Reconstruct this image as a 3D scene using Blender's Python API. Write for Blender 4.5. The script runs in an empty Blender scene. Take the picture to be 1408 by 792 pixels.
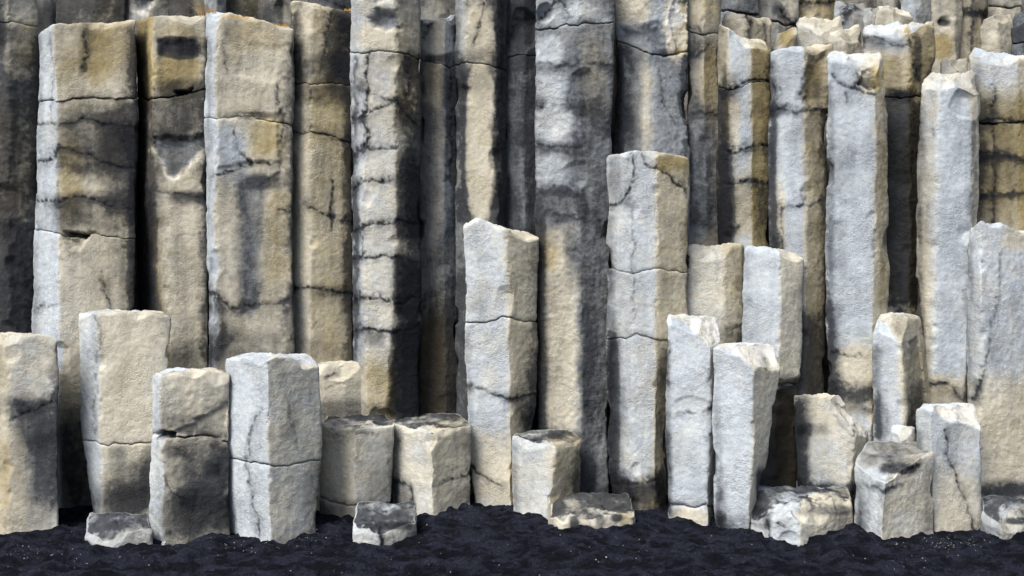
import bpy, math, random
import numpy as np
from mathutils import Vector

# ------------------------------------------------------------------ camera, sky, sun, exposure
scn = bpy.context.scene
COL = scn.collection
EYE, FPX = 1.77, 1190.0                     # eye height (m); focal length in units of a 1408-wide frame
cam_d = bpy.data.cameras.new("camera"); cam = bpy.data.objects.new("camera", cam_d); COL.objects.link(cam)
cam.location = (0, 0, EYE); cam.rotation_euler = (math.radians(90), 0, 0)
cam_d.sensor_width = 36; cam_d.lens = 36 * FPX / 1408; cam_d.clip_end = 3000
scn.camera = cam
SUN_AZ, SUN_EL = 220.0, 50.0                # compass azimuth the light comes from (0 = +Y, clockwise), elevation
w = bpy.data.worlds.new("World"); scn.world = w; w.use_nodes = True
nt = w.node_tree; bg = nt.nodes["Background"]
sky = nt.nodes.new("ShaderNodeTexSky"); sky.sky_type = 'NISHITA'; sky.sun_disc = False
sky.sun_elevation = math.radians(SUN_EL); sky.sun_rotation = math.radians(SUN_AZ)
sky.air_density = 1.0; sky.dust_density = 3.5; sky.ozone_density = 1.0
nt.links.new(sky.outputs[0], bg.inputs[0]); bg.inputs[1].default_value = 0.11
sun_d = bpy.data.lights.new("sun", 'SUN'); sun_d.energy = 3.3; sun_d.angle = math.radians(34)
sun_d.color = (1.0, 0.965, 0.90)
sun = bpy.data.objects.new("sun", sun_d); COL.objects.link(sun)
az, el = math.radians(SUN_AZ), math.radians(SUN_EL)
dvec = Vector((math.sin(az) * math.cos(el), math.cos(az) * math.cos(el), math.sin(el)))   # towards the sun
sun.rotation_euler = dvec.to_track_quat('Z', 'Y').to_euler()
sun.location = dvec * 30
vs = scn.view_settings
vs.view_transform = 'Standard'; vs.look = 'None'; vs.gamma = 1; vs.use_curve_mapping = False
vs.exposure = 0.56
scn.cycles.max_bounces = 6; scn.cycles.diffuse_bounces = 3

# ------------------------------------------------------------------ noise
_rs = np.random.RandomState(7)
_perm = _rs.permutation(256); _perm = np.concatenate([_perm, _perm, _perm])
_grad = _rs.normal(size=(256, 3)); _grad /= np.linalg.norm(_grad, axis=1)[:, None]
def perlin(p):
    p = np.asarray(p, dtype=np.float64)
    i = np.floor(p).astype(np.int64); f = p - i; i &= 255
    u = f * f * f * (f * (f * 6 - 15) + 10)
    def g(a, b, c):
        h = _perm[_perm[_perm[(i[..., 0] + a) & 255] + ((i[..., 1] + b) & 255)] + ((i[..., 2] + c) & 255)]
        v = _grad[h]
        return v[..., 0] * (f[..., 0] - a) + v[..., 1] * (f[..., 1] - b) + v[..., 2] * (f[..., 2] - c)
    def L(a, b, t): return a + (b - a) * t
    x0 = L(L(g(0,0,0), g(1,0,0), u[...,0]), L(g(0,1,0), g(1,1,0), u[...,0]), u[...,1])
    x1 = L(L(g(0,0,1), g(1,0,1), u[...,0]), L(g(0,1,1), g(1,1,1), u[...,0]), u[...,1])
    return L(x0, x1, u[..., 2]) * 1.6
def fbm(p, octs=4, gain=.5):
    s = 0; a = 1.0; q = np.array(p, dtype=np.float64)
    for k in range(octs):
        s = s + a * perlin(q + 17.3 * k); q = q * 2.03; a *= gain
    return s
def sstep(a, b, x):
    t = np.clip((x - a) / (b - a), 0, 1); return t * t * (3 - 2 * t)

# ------------------------------------------------------------------ materials
def newmat(name):
    m = bpy.data.materials.new(name); m.use_nodes = True
    t = m.node_tree; b = t.nodes["Principled BSDF"]
    return m, t, b
def N(t, typ, **kw):
    n = t.nodes.new(typ)
    for k, v in kw.items(): setattr(n, k, v)
    return n
def math_n(t, op, a, b=None, c=None, clamp=False):
    n = t.nodes.new("ShaderNodeMath"); n.operation = op; n.use_clamp = clamp
    for i, v in enumerate((a, b, c)):
        if v is None: continue
        if isinstance(v, (int, float)): n.inputs[i].default_value = v
        else: t.links.new(v, n.inputs[i])
    return n.outputs[0]
def mixc(t, fac, a, b, blend='MIX'):
    n = t.nodes.new("ShaderNodeMix"); n.data_type = 'RGBA'; n.blend_type = blend
    for i, v in ((0, fac), (6, a), (7, b)):
        if isinstance(v, (int, float)): n.inputs[i].default_value = v
        elif isinstance(v, tuple): n.inputs[i].default_value = (*v, 1)
        else: t.links.new(v, n.inputs[i])
    return n.outputs[2]
def noise(t, vec, scale, detail=4, rough=.55, dist=0):
    n = t.nodes.new("ShaderNodeTexNoise"); n.inputs["Scale"].default_value = scale
    n.inputs["Detail"].default_value = detail; n.inputs["Roughness"].default_value = rough
    n.inputs["Distortion"].default_value = dist
    t.links.new(vec, n.inputs["Vector"]); return n.outputs["Fac"]
def ramp(t, v, a, b):
    n = t.nodes.new("ShaderNodeMapRange"); n.interpolation_type = 'SMOOTHSTEP'
    n.inputs["From Min"].default_value = a; n.inputs["From Max"].default_value = b
    t.links.new(v, n.inputs["Value"]); return n.outputs[0]

def ramp_lin(t, v, a, b):
    n = t.nodes.new('ShaderNodeMapRange'); n.inputs['From Min'].default_value = a; n.inputs['From Max'].default_value = b
    t.links.new(v, n.inputs['Value']); return n.outputs[0]
def basalt_material():
    m, t, b = newmat("basalt")
    tc = N(t, "ShaderNodeTexCoord"); oi = N(t, "ShaderNodeObjectInfo")
    off = math_n(t, 'MULTIPLY', oi.outputs["Random"], 61.0)
    cx = N(t, "ShaderNodeCombineXYZ"); t.links.new(off, cx.inputs[0]); t.links.new(off, cx.inputs[2])
    va = N(t, "ShaderNodeVectorMath", operation='ADD')
    t.links.new(tc.outputs["Object"], va.inputs[0]); t.links.new(cx.outputs[0], va.inputs[1])
    P = va.outputs[0]
    A = lambda nm: N(t, "ShaderNodeAttribute", attribute_name=nm).outputs["Fac"]
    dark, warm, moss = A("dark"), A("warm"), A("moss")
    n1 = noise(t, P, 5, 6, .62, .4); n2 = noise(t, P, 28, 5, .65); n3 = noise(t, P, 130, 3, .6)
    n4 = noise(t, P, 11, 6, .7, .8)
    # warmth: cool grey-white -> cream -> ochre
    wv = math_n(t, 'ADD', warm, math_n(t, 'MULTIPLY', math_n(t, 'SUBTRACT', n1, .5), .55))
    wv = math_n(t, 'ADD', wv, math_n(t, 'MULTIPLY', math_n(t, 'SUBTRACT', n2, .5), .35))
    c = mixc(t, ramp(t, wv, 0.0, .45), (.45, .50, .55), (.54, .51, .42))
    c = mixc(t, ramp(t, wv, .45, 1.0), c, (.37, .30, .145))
    # dark mineral staining and painted edge shade, broken up by noise
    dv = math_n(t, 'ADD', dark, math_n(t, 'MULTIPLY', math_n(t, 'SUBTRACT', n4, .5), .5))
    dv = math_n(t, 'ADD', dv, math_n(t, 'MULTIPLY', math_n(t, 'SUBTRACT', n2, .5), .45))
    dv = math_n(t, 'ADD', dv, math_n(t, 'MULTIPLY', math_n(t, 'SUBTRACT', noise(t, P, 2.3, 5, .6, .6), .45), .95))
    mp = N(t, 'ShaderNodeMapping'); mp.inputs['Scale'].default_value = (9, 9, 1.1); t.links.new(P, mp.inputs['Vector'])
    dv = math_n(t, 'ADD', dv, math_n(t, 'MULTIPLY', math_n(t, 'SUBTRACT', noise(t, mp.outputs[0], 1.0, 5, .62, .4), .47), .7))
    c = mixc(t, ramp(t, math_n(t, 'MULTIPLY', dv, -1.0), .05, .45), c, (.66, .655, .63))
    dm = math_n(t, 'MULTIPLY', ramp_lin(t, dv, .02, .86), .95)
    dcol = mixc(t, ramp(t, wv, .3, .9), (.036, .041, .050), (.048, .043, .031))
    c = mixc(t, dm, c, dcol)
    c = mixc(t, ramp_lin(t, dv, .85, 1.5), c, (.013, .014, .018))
    # fine mottling
    g = math_n(t, 'ADD', math_n(t, 'MULTIPLY', n3, .5), math_n(t, 'MULTIPLY', n2, .5))
    g = math_n(t, 'ADD', math_n(t, 'MULTIPLY', ramp(t, g, .32, .68), .38), .78)
    gm = N(t, "ShaderNodeCombineXYZ")
    for i in range(3): t.links.new(g, gm.inputs[i])
    c = mixc(t, 1.0, c, gm.outputs[0], 'MULTIPLY')
    c = mixc(t, ramp(t, math_n(t, 'ADD', moss, math_n(t, 'MULTIPLY', math_n(t, 'SUBTRACT', n2, .5), .9)), .35, .65), c, (.42, .22, .03))
    t.links.new(c, b.inputs["Base Color"])
    b.inputs["Roughness"].default_value = .88; b.inputs["Specular IOR Level"].default_value = .16
    h = math_n(t, 'ADD', math_n(t, 'MULTIPLY', noise(t, P, 60, 5, .68, .3), .9), math_n(t, 'MULTIPLY', n3, .5))
    bp = N(t, "ShaderNodeBump"); bp.inputs["Distance"].default_value = .018
    pit = math_n(t, 'ADD', math_n(t, 'MULTIPLY', ramp(t, noise(t, P, 3.7, 4, .6, .5), .38, .62), .6), .30)
    t.links.new(pit, bp.inputs['Strength'])
    t.links.new(h, bp.inputs["Height"]); t.links.new(bp.outputs[0], b.inputs["Normal"])
    return m
M_BASALT = basalt_material()

def sand_material():
    m, t, b = newmat("black_sand")
    tc = N(t, "ShaderNodeTexCoord"); P = tc.outputs["Object"]
    mp = N(t, 'ShaderNodeMapping'); mp.inputs['Scale'].default_value = (1, 1.9, 1); t.links.new(P, mp.inputs['Vector'])
    n1 = noise(t, mp.outputs[0], 5, 7, .68, .6); n2 = noise(t, P, 60, 4, .7); n3 = noise(t, P, 260, 2, .6)
    c = mixc(t, ramp(t, n1, .42, .60), (.0030, .0042, .0085), (.017, .0205, .035))
    c = mixc(t, math_n(t, 'MULTIPLY', ramp(t, n2, .50, .72), ramp(t, n1, .40, .62)), c, (.05, .058, .085))
    t.links.new(c, b.inputs["Base Color"]); b.inputs["Roughness"].default_value = .9; b.inputs["Specular IOR Level"].default_value = .12
    n5 = noise(t, P, 14, 5, .65, .5)
    h = math_n(t, 'ADD', math_n(t, 'ADD', n2, math_n(t, 'MULTIPLY', n5, 2.2)), math_n(t, 'MULTIPLY', n3, .5))
    bp = N(t, "ShaderNodeBump"); bp.inputs["Strength"].default_value = .9; bp.inputs["Distance"].default_value = .035
    t.links.new(h, bp.inputs["Height"]); t.links.new(bp.outputs[0], b.inputs["Normal"])
    return m
M_SAND = sand_material()
def plain(name, rgb, r=.8):
    m, t, b = newmat(name)
    tc = N(t, "ShaderNodeTexCoord"); n = noise(t, tc.outputs["Object"], 30)
    c = mixc(t, n, tuple(x * .6 for x in rgb), tuple(min(1, x * 1.4) for x in rgb))
    t.links.new(c, b.inputs["Base Color"]); b.inputs["Roughness"].default_value = r
    return m
M_STRAW = plain("dry_straw", (.50, .30, .07))

# ------------------------------------------------------------------ mesh helpers
def mk_mesh(name, V, quads, attrs, mat, root=None, loc=(0, 0, 0)):
    me = bpy.data.meshes.new(name)
    V = np.asarray(V, dtype=np.float32) - np.asarray(loc, dtype=np.float32)
    quads = np.asarray(quads, dtype=np.int32)
    n, q = len(V), len(quads)
    me.vertices.add(n); me.vertices.foreach_set("co", V.ravel())
    me.loops.add(q * 4); me.loops.foreach_set("vertex_index", quads.ravel())
    me.polygons.add(q)
    me.polygons.foreach_set("loop_start", np.arange(0, q * 4, 4, dtype=np.int32))
    me.polygons.foreach_set("loop_total", np.full(q, 4, dtype=np.int32))
    me.polygons.foreach_set("use_smooth", np.ones(q, dtype=bool))
    me.update(calc_edges=True); me.validate()
    for k, a in attrs.items():
        at = me.attributes.new(k, 'FLOAT', 'POINT'); at.data.foreach_set("value", np.asarray(a, dtype=np.float32))
    me.materials.append(mat)
    o = bpy.data.objects.new(name, me); COL.objects.link(o)
    if root is not None: o.parent = root
    else: o.location = loc
    return o
def wx(px, D): return (px - 704.0) * D / FPX
def wz(py, D): return EYE - (py - 396.0) * D / FPX
def proj(P):
    D = np.maximum(P[..., 1], .1)
    return 704 + P[..., 0] * FPX / D, 396 + (EYE - P[..., 2]) * FPX / D

def sm_ring(a, n):
    for _ in range(n): a = .25 * np.roll(a, 1) + .5 * a + .25 * np.roll(a, -1)
    return a
def seg_dist(px, py, poly):
    best = np.full(px.shape, 1e9)
    for (x0, y0), (x1, y1) in zip(poly[:-1], poly[1:]):
        dx, dy = x1 - x0, y1 - y0; L2 = dx * dx + dy * dy + 1e-9
        t = np.clip(((px - x0) * dx + (py - y0) * dy) / L2, 0, 1)
        best = np.minimum(best, np.hypot(px - x0 - t * dx, py - y0 - t * dy))
    return best

RES = 0.0085
_seed = [0]
def rock(label, D, E, top, bot=None, cracks=(), F=None, base=(.12, .3), st=(), wm=(), ms=(), vein=(), chips=(), scoop=(),
         tb=0.0, capd=None, capw=None, depth=None, rough=1.0, name='basalt_column', cat='rock column',
         group='basalt columns of the cliff', recess=(), pale=1.0, inset=.17, nchip=3, dome=0.0, capst=.18, rnd=.009, rsil=.020, gap=.010, capn=.02, res=None, base_z=-.3, undercut=0, shoulder=.005):
    """One column: E = visible vertical edges left to right (x or [(y,x)..], depth offset); top = rim profile [(x,y)..];
    cracks = joint profiles from the top down, each splitting the column into separate blocks."""
    _seed[0] += 1; sd = _seed[0] * 13.7; R_ = res or RES
    rg = random.Random(_seed[0])
    ed = []
    for e in E:
        xs = e[0]; 
        if not isinstance(xs, (list, tuple)): xs = [(0, xs)]
        ys = np.array([p[0] for p in xs], float); vx = np.array([p[1] for p in xs], float)
        vx = vx + (-3.0 if e is E[0] else 3.0 if e is E[-1] else 0)
        ed.append((ys, vx, D + e[1] * 1.4))
    x_l, x_r = ed[0][1].mean(), ed[-1][1].mean()
    wid = (x_r - x_l) * D / FPX
    dep = depth or min(.62, max(.28, wid * .85))
    def wob_x(k, z):                                         # each arris wanders a little along its height
        q = np.stack([np.full(z.shape, sd + k * 5.3), z * 2.1, z * 0], -1)
        return fbm(q, 4, .6) * 2.8 * (.7 if k in (0, len(ed) - 1) else 1.0)
    def edge_xy(k, z):
        ys, vx, Dk = ed[k]
        x = np.interp(396 + (EYE - z) * FPX / Dk, ys, vx)
        x = x + wob_x(k, z)
        return (x - 704) * Dk / FPX, np.full(z.shape, Dk)
    def corner_xy(k, z):
        n = len(ed)
        if k < n: return edge_xy(k, z)
        last = (k == n); kk = n - 1 if last else 0          # n: back right, n+1: back left
        ys, vx, Dk = ed[kk]; Db = D + dep
        x = np.interp(396 + (EYE - z) * FPX / Dk, ys, vx)
        x = x + (-inset if last else inset) * (x_r - x_l)
        return (x - 704) * Db / FPX, np.full(z.shape, Db)
    nc = len(ed) + 2
    # ring samples
    z0 = np.array([wz(400, D)])
    seg = []; us = []
    for k in range(nc):
        a = corner_xy(k, z0); b_ = corner_xy((k + 1) % nc, z0)
        L = math.hypot(a[0][0] - b_[0][0], a[1][0] - b_[1][0])
        front = k < len(ed) - 1
        n = max(2, int(L / (R_ if front else R_ * 2.2)))
        for i in range(n): seg.append(k); us.append(i / n)
    seg = np.array(seg); us = np.array(us); nr = len(seg)
    iL = int(np.argmax(seg == 0)); iR = int(np.argmax(seg == len(ed) - 1)); ii = np.arange(nr)
    dd_ = np.minimum(np.minimum(abs(ii - iL), nr - abs(ii - iL)), np.minimum(abs(ii - iR), nr - abs(ii - iR))) * R_
    silw = 1 - sstep(rsil * 1.0, rsil * 2.6, dd_)
    arr_w = np.zeros(nr)
    for k in range(len(ed)):
        i0 = int(np.argmax(seg == k)); d_ = np.minimum(abs(ii - i0), nr - abs(ii - i0)) * R_
        arr_w = np.maximum(arr_w, np.exp(-(d_ / .016) ** 2))
    def ring(z):                                             # z [rows, nr] -> xy
        X = np.zeros(z.shape); Y = np.zeros(z.shape)
        for k in range(nc):
            m = seg == k
            if not m.any(): continue
            zz = z[:, m]; a = corner_xy(k, zz); b_ = corner_xy((k + 1) % nc, zz); u = us[m][None, :]
            X[:, m] = a[0] * (1 - u) + b_[0] * u; Y[:, m] = a[1] * (1 - u) + b_[1] * u
        def sm(X, n):
            for _ in range(n): X = .25 * np.roll(X, 1, 1) + .5 * X + .25 * np.roll(X, -1, 1)
            return X
        n1 = max(1, int(round(rnd / R_))); n2 = int(2 * (rsil / R_) ** 2)
        X1, Y1 = sm(X, n1), sm(Y, n1); X2, Y2 = sm(X1, n2), sm(Y1, n2)
        return X1 + (X2 - X1) * silw, Y1 + (Y2 - Y1) * silw
    Xr, Yr = ring(np.full((1, nr), wz(350, D))); Xr, Yr = Xr[0], Yr[0]
    pxr = 704 + Xr * FPX / Yr
    bfrac = np.clip((Yr - D) / dep, 0, 1)
    def prof(poly, amp, s):
        xs = [p[0] for p in poly]; ys = [p[1] for p in poly]
        y = np.interp(pxr, xs, ys)
        z = EYE - (y - 396) * np.minimum(Yr, D + .25) / FPX
        q = np.stack([Xr * 6, Yr * 6, np.full(nr, s)], -1)
        fr = bfrac < .5; zm = z[fr].mean(); z = z + (zm - z) * sstep(.35, .95, bfrac)
        return z + fbm(q, 5, .62) * amp
    ztops = [prof(top, .010 * rough, sd) + tb * bfrac]
    zbots = []
    for i, c in enumerate(cracks):
        zc = prof(c, .017, sd + 5 * i + 3)
        zbots.append(zc + gap / 2); ztops.append(zc - gap / 2)
    if bot is not None: zbots.append(prof(bot, .012, sd + 77))
    else: zbots.append(np.full(nr, base_z))
    nb = len(ztops)
    cx_, cy_ = float(Xr.mean()), float(Yr.mean())
    rootloc = (cx_, cy_, float(min(zbots[-1].min(), 9)))
    root = None
    if nb > 1:
        root = bpy.data.objects.new(name, None); COL.objects.link(root); root.location = rootloc
        root.empty_display_size = .2
    nf = len(ed) - 1
    first = None
    for bi in range(nb):
        zt, zb = ztops[bi], zbots[bi]
        H = float((zt - zb).max()); rows = max(6, int(H / (R_ * 1.15)))
        t = np.linspace(0, 1, rows)[:, None]
        # denser rows near both ends
        t = t + .0 * t
        Z = zt[None, :] * (1 - t) + zb[None, :] * t
        X, Y = ring(Z)
        if nb > 1:
            jx, jy = rg.uniform(-.004, .004), rg.uniform(-.006, .006)
            X = X + jx; Y = Y + jy
        tx = np.roll(X, -1, 1) - np.roll(X, 1, 1); ty = np.roll(Y, -1, 1) - np.roll(Y, 1, 1)
        ln = np.hypot(tx, ty) + 1e-9; nx, ny = ty / ln, -tx / ln       # outward
        dt = zt[None, :] - Z; db = Z - zb[None, :]
        sh_t = shoulder * (1.8 if bi == 0 else 1.0)
        qn = np.stack([X * 7, Y * 7, Z * 7 + sd], -1)
        rag = np.clip(.8 + perlin(qn) * 1.3, .1, 3)
        ins = sh_t * rag * np.exp(-dt / (.013 if bi == 0 else .012))
        if bi < nb - 1 or bot is not None: ins = ins + shoulder * rag * np.exp(-db / .012)
        Pn = np.stack([X, Y, Z], -1)
        low = fbm(np.stack([X * 1.7 + sd, Y * 1.7, Z * 1.1], -1), 2) * .020
        mid = fbm(np.stack([X * 6 + sd, Y * 6, Z * 4.5], -1), 3) * .0050 * rough
        hi = fbm(np.stack([X * 26 + sd, Y * 26, Z * 26], -1), 3, .6) * .0026 * rough
        # vertical weakness near the arris: small nicks
        nick = perlin(np.stack([X * 14 + sd, Y * 14, Z * 11], -1)) + .5 * perlin(np.stack([X * 40 + sd, Y * 40, Z * 34], -1))
        disp = low + mid + hi - ins - arr_w[None, :] * np.clip(nick - .22, 0, .6) * .022
        if undercut and bi == nb - 1: disp = disp - undercut * np.exp(-db / .06)
        X = X + nx * disp; Y = Y + ny * disp
        # cap(s)
        def cap(idx_row, zprof, K, up):
            rx, ry, rz = X[idx_row], Y[idx_row], Z[idx_row]
            c = np.array([rx.mean(), ry.mean()])
            Am = np.stack([rx - c[0], ry - c[1], np.ones(nr)], -1)
            sol = np.linalg.lstsq(Am, rz, rcond=None)[0]
            out = []
            for k in range(1, K + 1):
                s = 1 - k / K * .999
                qx, qy = c[0] + (rx - c[0]) * s, c[1] + (ry - c[1]) * s
                pl = sol[0] * (qx - c[0]) + sol[1] * (qy - c[1]) + sol[2]
                qz = pl + (rz - (sol[0] * (rx - c[0]) + sol[1] * (ry - c[1]) + sol[2])) * s ** 1.5
                q = np.stack([qx * 8, qy * 8, np.full(nr, sd + bi)], -1)
                edge = 1 - s ** 6
                qz = qz + up * fbm(q, 5, .6) * capn * edge + up * (.006 + dome * (1 - s * s)) * edge
                out.append(np.stack([qx, qy, qz], -1))
            return out
        K = max(4, int(min(wid, dep) * .5 / (R_ * 1.4))) if bi == 0 else 4
        capt = cap(0, zt, K, 1); capb = cap(rows - 1, zb, 3, -1) if (bi < nb - 1 or bot is not None) else []
        grid = [c for c in capt[::-1]] + [np.stack([X[r], Y[r], Z[r]], -1) for r in range(rows)] + capb
        G = np.array(grid)                                    # [R, nr, 3]
        iscap = np.zeros(G.shape[:2]); iscap[:len(capt)] = 1.0
        if bi > 0: iscap[:] = 0
        capin = np.zeros(G.shape[:2]); capin[:len(capt)] = np.linspace(1, 0, len(capt))[:, None]
        fresh = np.zeros(G.shape[:2])
        # scoops, chips
        px, py = proj(G)
        for s_ in scoop:
            x0, y0, rx_, ry_, dp = s_[:5]; pw = s_[5] if len(s_) > 5 else 2.0
            q = np.stack([G[..., 0] * 9, G[..., 1] * 3, G[..., 2] * 9 + sd], -1)
            r = (np.abs((px - x0) / rx_) ** pw + np.abs((py - y0) / ry_) ** pw) ** (1 / pw) + perlin(q) * .16
            amt = np.where(r < 1, dp * np.maximum(0, 1 - r * r) ** .55, 0) * (G[..., 1] < D + dep * .6)
            G[..., 1] += amt
        for c_ in chips:
            x0, y0, dd, a, b_, cc = c_
            n_ = np.array([a, b_, cc], float); n_ /= np.linalg.norm(n_)
            p0 = np.array([wx(x0, D + dd), D + dd, wz(y0, D + dd)])
            q = fbm(G * np.array([8, 8, 8]) + sd, 4, .6) * .012
            sgn = (G - p0) @ n_ + q
            G -= np.maximum(sgn, 0)[..., None] * n_
            fresh = np.maximum(fresh, sstep(.0, .012, sgn) * pale)
        # random small breaks on the rim and down the arrises
        def local_chip(p, n_, cut, rad):
            nonlocal G
            n_ = n_ / np.linalg.norm(n_); p0 = p - n_ * cut
            d_ = G - p; dist = np.sqrt((d_ ** 2).sum(-1)); m = dist < rad * 3
            if not m.any(): return
            Gm = G[m]; q = fbm(Gm * 14 + sd, 3, .6) * .004
            sg = (Gm - p0) @ n_ + q - np.maximum(0, dist[m] - rad) * .6
            G[m] = Gm - np.maximum(sg, 0)[:, None] * n_
        if bi == 0:
            fi = np.where((seg < nf))[0]
            for _ in range(nchip + int(wid * 2)):
                j = rg.choice(list(fi)); row = len(capt)
                p = G[row, j].copy(); n0 = np.array([nx[0, j], ny[0, j], 0]) * rg.uniform(.5, 1.1) + np.array([rg.uniform(-.5, .5), 0, rg.uniform(.4, 1.0)])
                local_chip(p, n0, rg.uniform(.005, .020) * (1.3 if nb == 1 else 1), rg.uniform(.03, .11))
        for k in range(len(ed)):
            j = int(np.argmax(seg == k))
            for _ in range(int(H * 1.3)):
                row = len(capt) + rg.randrange(2, rows - 2); p = G[row, j].copy()
                n0 = np.array([nx[min(row - len(capt), rows - 1), j], ny[min(row - len(capt), rows - 1), j], rg.uniform(-.7, .7)]) + np.array([rg.uniform(-.5, .5), 0, 0])
                local_chip(p, n0, rg.uniform(.003, .012), rg.uniform(.02, .09))
        # fracture recesses (polygons with a stepped edge)
        rdark = np.zeros(G.shape[:2]); rwarm = np.zeros(G.shape[:2])
        for rc in recess:
            poly, dp, ew, dkk, wmm = rc
            px, py = proj(G)
            q = fbm(np.stack([G[..., 0] * 11 + sd, G[..., 1] * 0, G[..., 2] * 11], -1), 4, .6) * 3.5
            ins = np.zeros(px.shape, bool); n_p = len(poly)
            for i in range(n_p):
                (xa, ya), (xb, yb) = poly[i], poly[(i + 1) % n_p]
                if ya == yb: continue
                ins ^= ((ya > py) != (yb > py)) & (px < (xb - xa) * (py - ya) / (yb - ya) + xa)
            sdist = np.where(ins, 1, -1) * seg_dist(px, py, list(poly) + [poly[0]]) + q
            kf = sstep(0, ew, sdist) * (G[..., 1] < D + dep * .6)
            G[..., 1] += dp * kf
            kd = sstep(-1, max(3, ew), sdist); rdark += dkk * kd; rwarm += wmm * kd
        # attributes
        px, py = proj(G)
        jn = np.stack([G[..., 0] * 5 + sd, G[..., 1] * 5, G[..., 2] * 5], -1)
        wob = fbm(jn, 4, .6); wob2 = fbm(jn + 31.7, 4, .6); wob3 = fbm(jn * 5 + 11.1, 3, .6)
        dark = np.full(px.shape, base[0]); warm = np.full(px.shape, base[1]); moss = np.zeros(px.shape)
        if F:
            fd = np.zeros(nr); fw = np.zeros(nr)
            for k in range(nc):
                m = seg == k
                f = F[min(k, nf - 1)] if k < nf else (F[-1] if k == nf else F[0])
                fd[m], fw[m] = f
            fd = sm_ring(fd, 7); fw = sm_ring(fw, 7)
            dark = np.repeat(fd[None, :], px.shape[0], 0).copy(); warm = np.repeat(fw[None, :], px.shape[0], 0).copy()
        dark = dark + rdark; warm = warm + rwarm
        soil = iscap * sstep(capst - .12, capst + .12, (G[..., 1] - D) / dep + wob * .22 + wob3 * .1) * (.72 + .5 * wob2)
        if bi == 0 and capd is not None: dark = dark * (1 - soil) + capd * soil
        if bi == 0 and capw is not None: warm = warm * (1 - soil) + capw * soil
        dark = dark * (1 - fresh) - .32 * fresh; warm = warm * (1 - fresh) + .3 * fresh
        for (lst, arr) in ((st, dark), (wm, warm), (ms, moss)):
            for s_ in lst:
                x0, y0, rx_, ry_, v = s_[:5]; soft = s_[5] if len(s_) > 5 else .5
                r = (np.abs((px - x0) / rx_) ** 3 + np.abs((py - y0) / ry_) ** 3) ** (1 / 3) + wob * .2
                k_ = 1 - sstep(1 - soft, 1 + soft, r)
                arr += v * k_ 
        gv = np.zeros(px.shape)
        for v_ in vein:
            poly, wdt, v = v_[:3]
            jag = wob3 * 1.8
            d = seg_dist(px + wob * 5 + jag, py + wob2 * 5 + jag, poly)
            if wdt > 5.5:                                     # broad ragged stroke, no groove: stains, plus joint and edge shade painted dark
                dark += v * np.exp(-(d / (wdt * (1 + .45 * wob3 + .3 * wob))) ** 2); continue
            brk = np.clip(.85 + wob3 * .6, .2, 1.3)
            dark += v * brk * (.62 * np.exp(-(d / (wdt * 1.9 * (1 + .35 * wob))) ** 2) + .6 * np.exp(-(d / 1.5) ** 2))
            gv = np.maximum(gv, np.exp(-(d / 1.7) ** 2) * np.clip(v, 0, 1) * brk)
        G[..., 1] += gv * .014 * (G[..., 1] < D + dep * .7)
        Rn = G.shape[0]
        idx = np.arange(Rn * nr).reshape(Rn, nr)
        a = idx[:-1]; b_ = idx[1:]
        q = np.stack([a, b_, np.roll(b_, -1, 1), np.roll(a, -1, 1)], -1).reshape(-1, 4)
        V = G.reshape(-1, 3)
        o = mk_mesh(('cap_block' if bi == 0 else 'shaft' if bi == nb - 1 else 'middle_block') if root else name, V, q,
                    dict(dark=dark.ravel(), warm=warm.ravel(), moss=moss.ravel()), M_BASALT, root, rootloc)
        if first is None: first = o
    r = root or first
    r['label'] = label; r['category'] = cat; r['kind'] = 'thing'
    if group: r['group'] = group
    return r

# ------------------------------------------------------------------ sand
SAND = [(-60,738,6.15),(0,733,6.2),(60,720,6.35),(105,716,6.45),(160,765,5.7),(207,752,5.85),(240,752,6.0),(300,735,6.1),(330,735,6.15),
        (372,750,5.95),(430,724,6.25),(470,730,6.2),(487,738,6.1),(530,762,5.6),(600,722,6.35),(645,696,6.7),(680,700,6.75),
        (720,712,6.5),(760,720,6.35),(800,690,6.7),(765,734,6.0),(870,712,6.3),(880,706,6.7),(930,726,6.3),(985,728,6.3),
        (1030,742,6.0),(1090,765,5.8),(1175,742,5.9),(1212,757,5.8),(1280,742,6.0),(1340,738,6.1),(1360,690,6.7),(1385,752,5.8),(1410,748,5.9),
        (1100,675,6.9),(1060,672,6.95),(1150,680,6.6),(100,704,6.9),(600,690,7.0),(1000,690,7.0),(1350,683,7.1),(460,700,7.0),(880,690,7.1),(1230,700,6.9),
        (100,800,5.2),(400,800,5.2),(700,798,5.2),(1000,798,5.2),(1300,800,5.2),(200,860,4.5),(700,860,4.5),(1200,860,4.5)]
SP = np.array([(wx(a, c), c, wz(b, c)) for a, b, c in SAND])
def sand_h(X, Y, detail=True):
    d2 = (X[..., None] - SP[:, 0]) ** 2 + ((Y[..., None] - SP[:, 1]) * 1.2) ** 2 + .012
    wgt = d2 ** -1.6
    h = (wgt * SP[:, 2]).sum(-1) / wgt.sum(-1)
    far = sstep(5.5, 9, np.hypot(X, Y - 3)); h = h * (1 - far)
    P = np.stack([X, Y, np.zeros_like(X)], -1)
    r = 1 - np.abs(fbm(P * np.array([2.4, 6.0, 1]) + 3, 3))
    r2 = 1 - np.abs(fbm(P * np.array([6.5, 13, 1]) + 9, 3))
    r3 = 1 - np.abs(fbm(P * np.array([4.2, 9.5, 1]) + 31, 2))
    h = h + (r - .7) * .055 + (r2 - .7) * .022 + (r3 ** 2 - .5) * .026 + fbm(P * 3, 3) * .03 + fbm(P * 22, 3, .6) * .004
    return h
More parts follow.
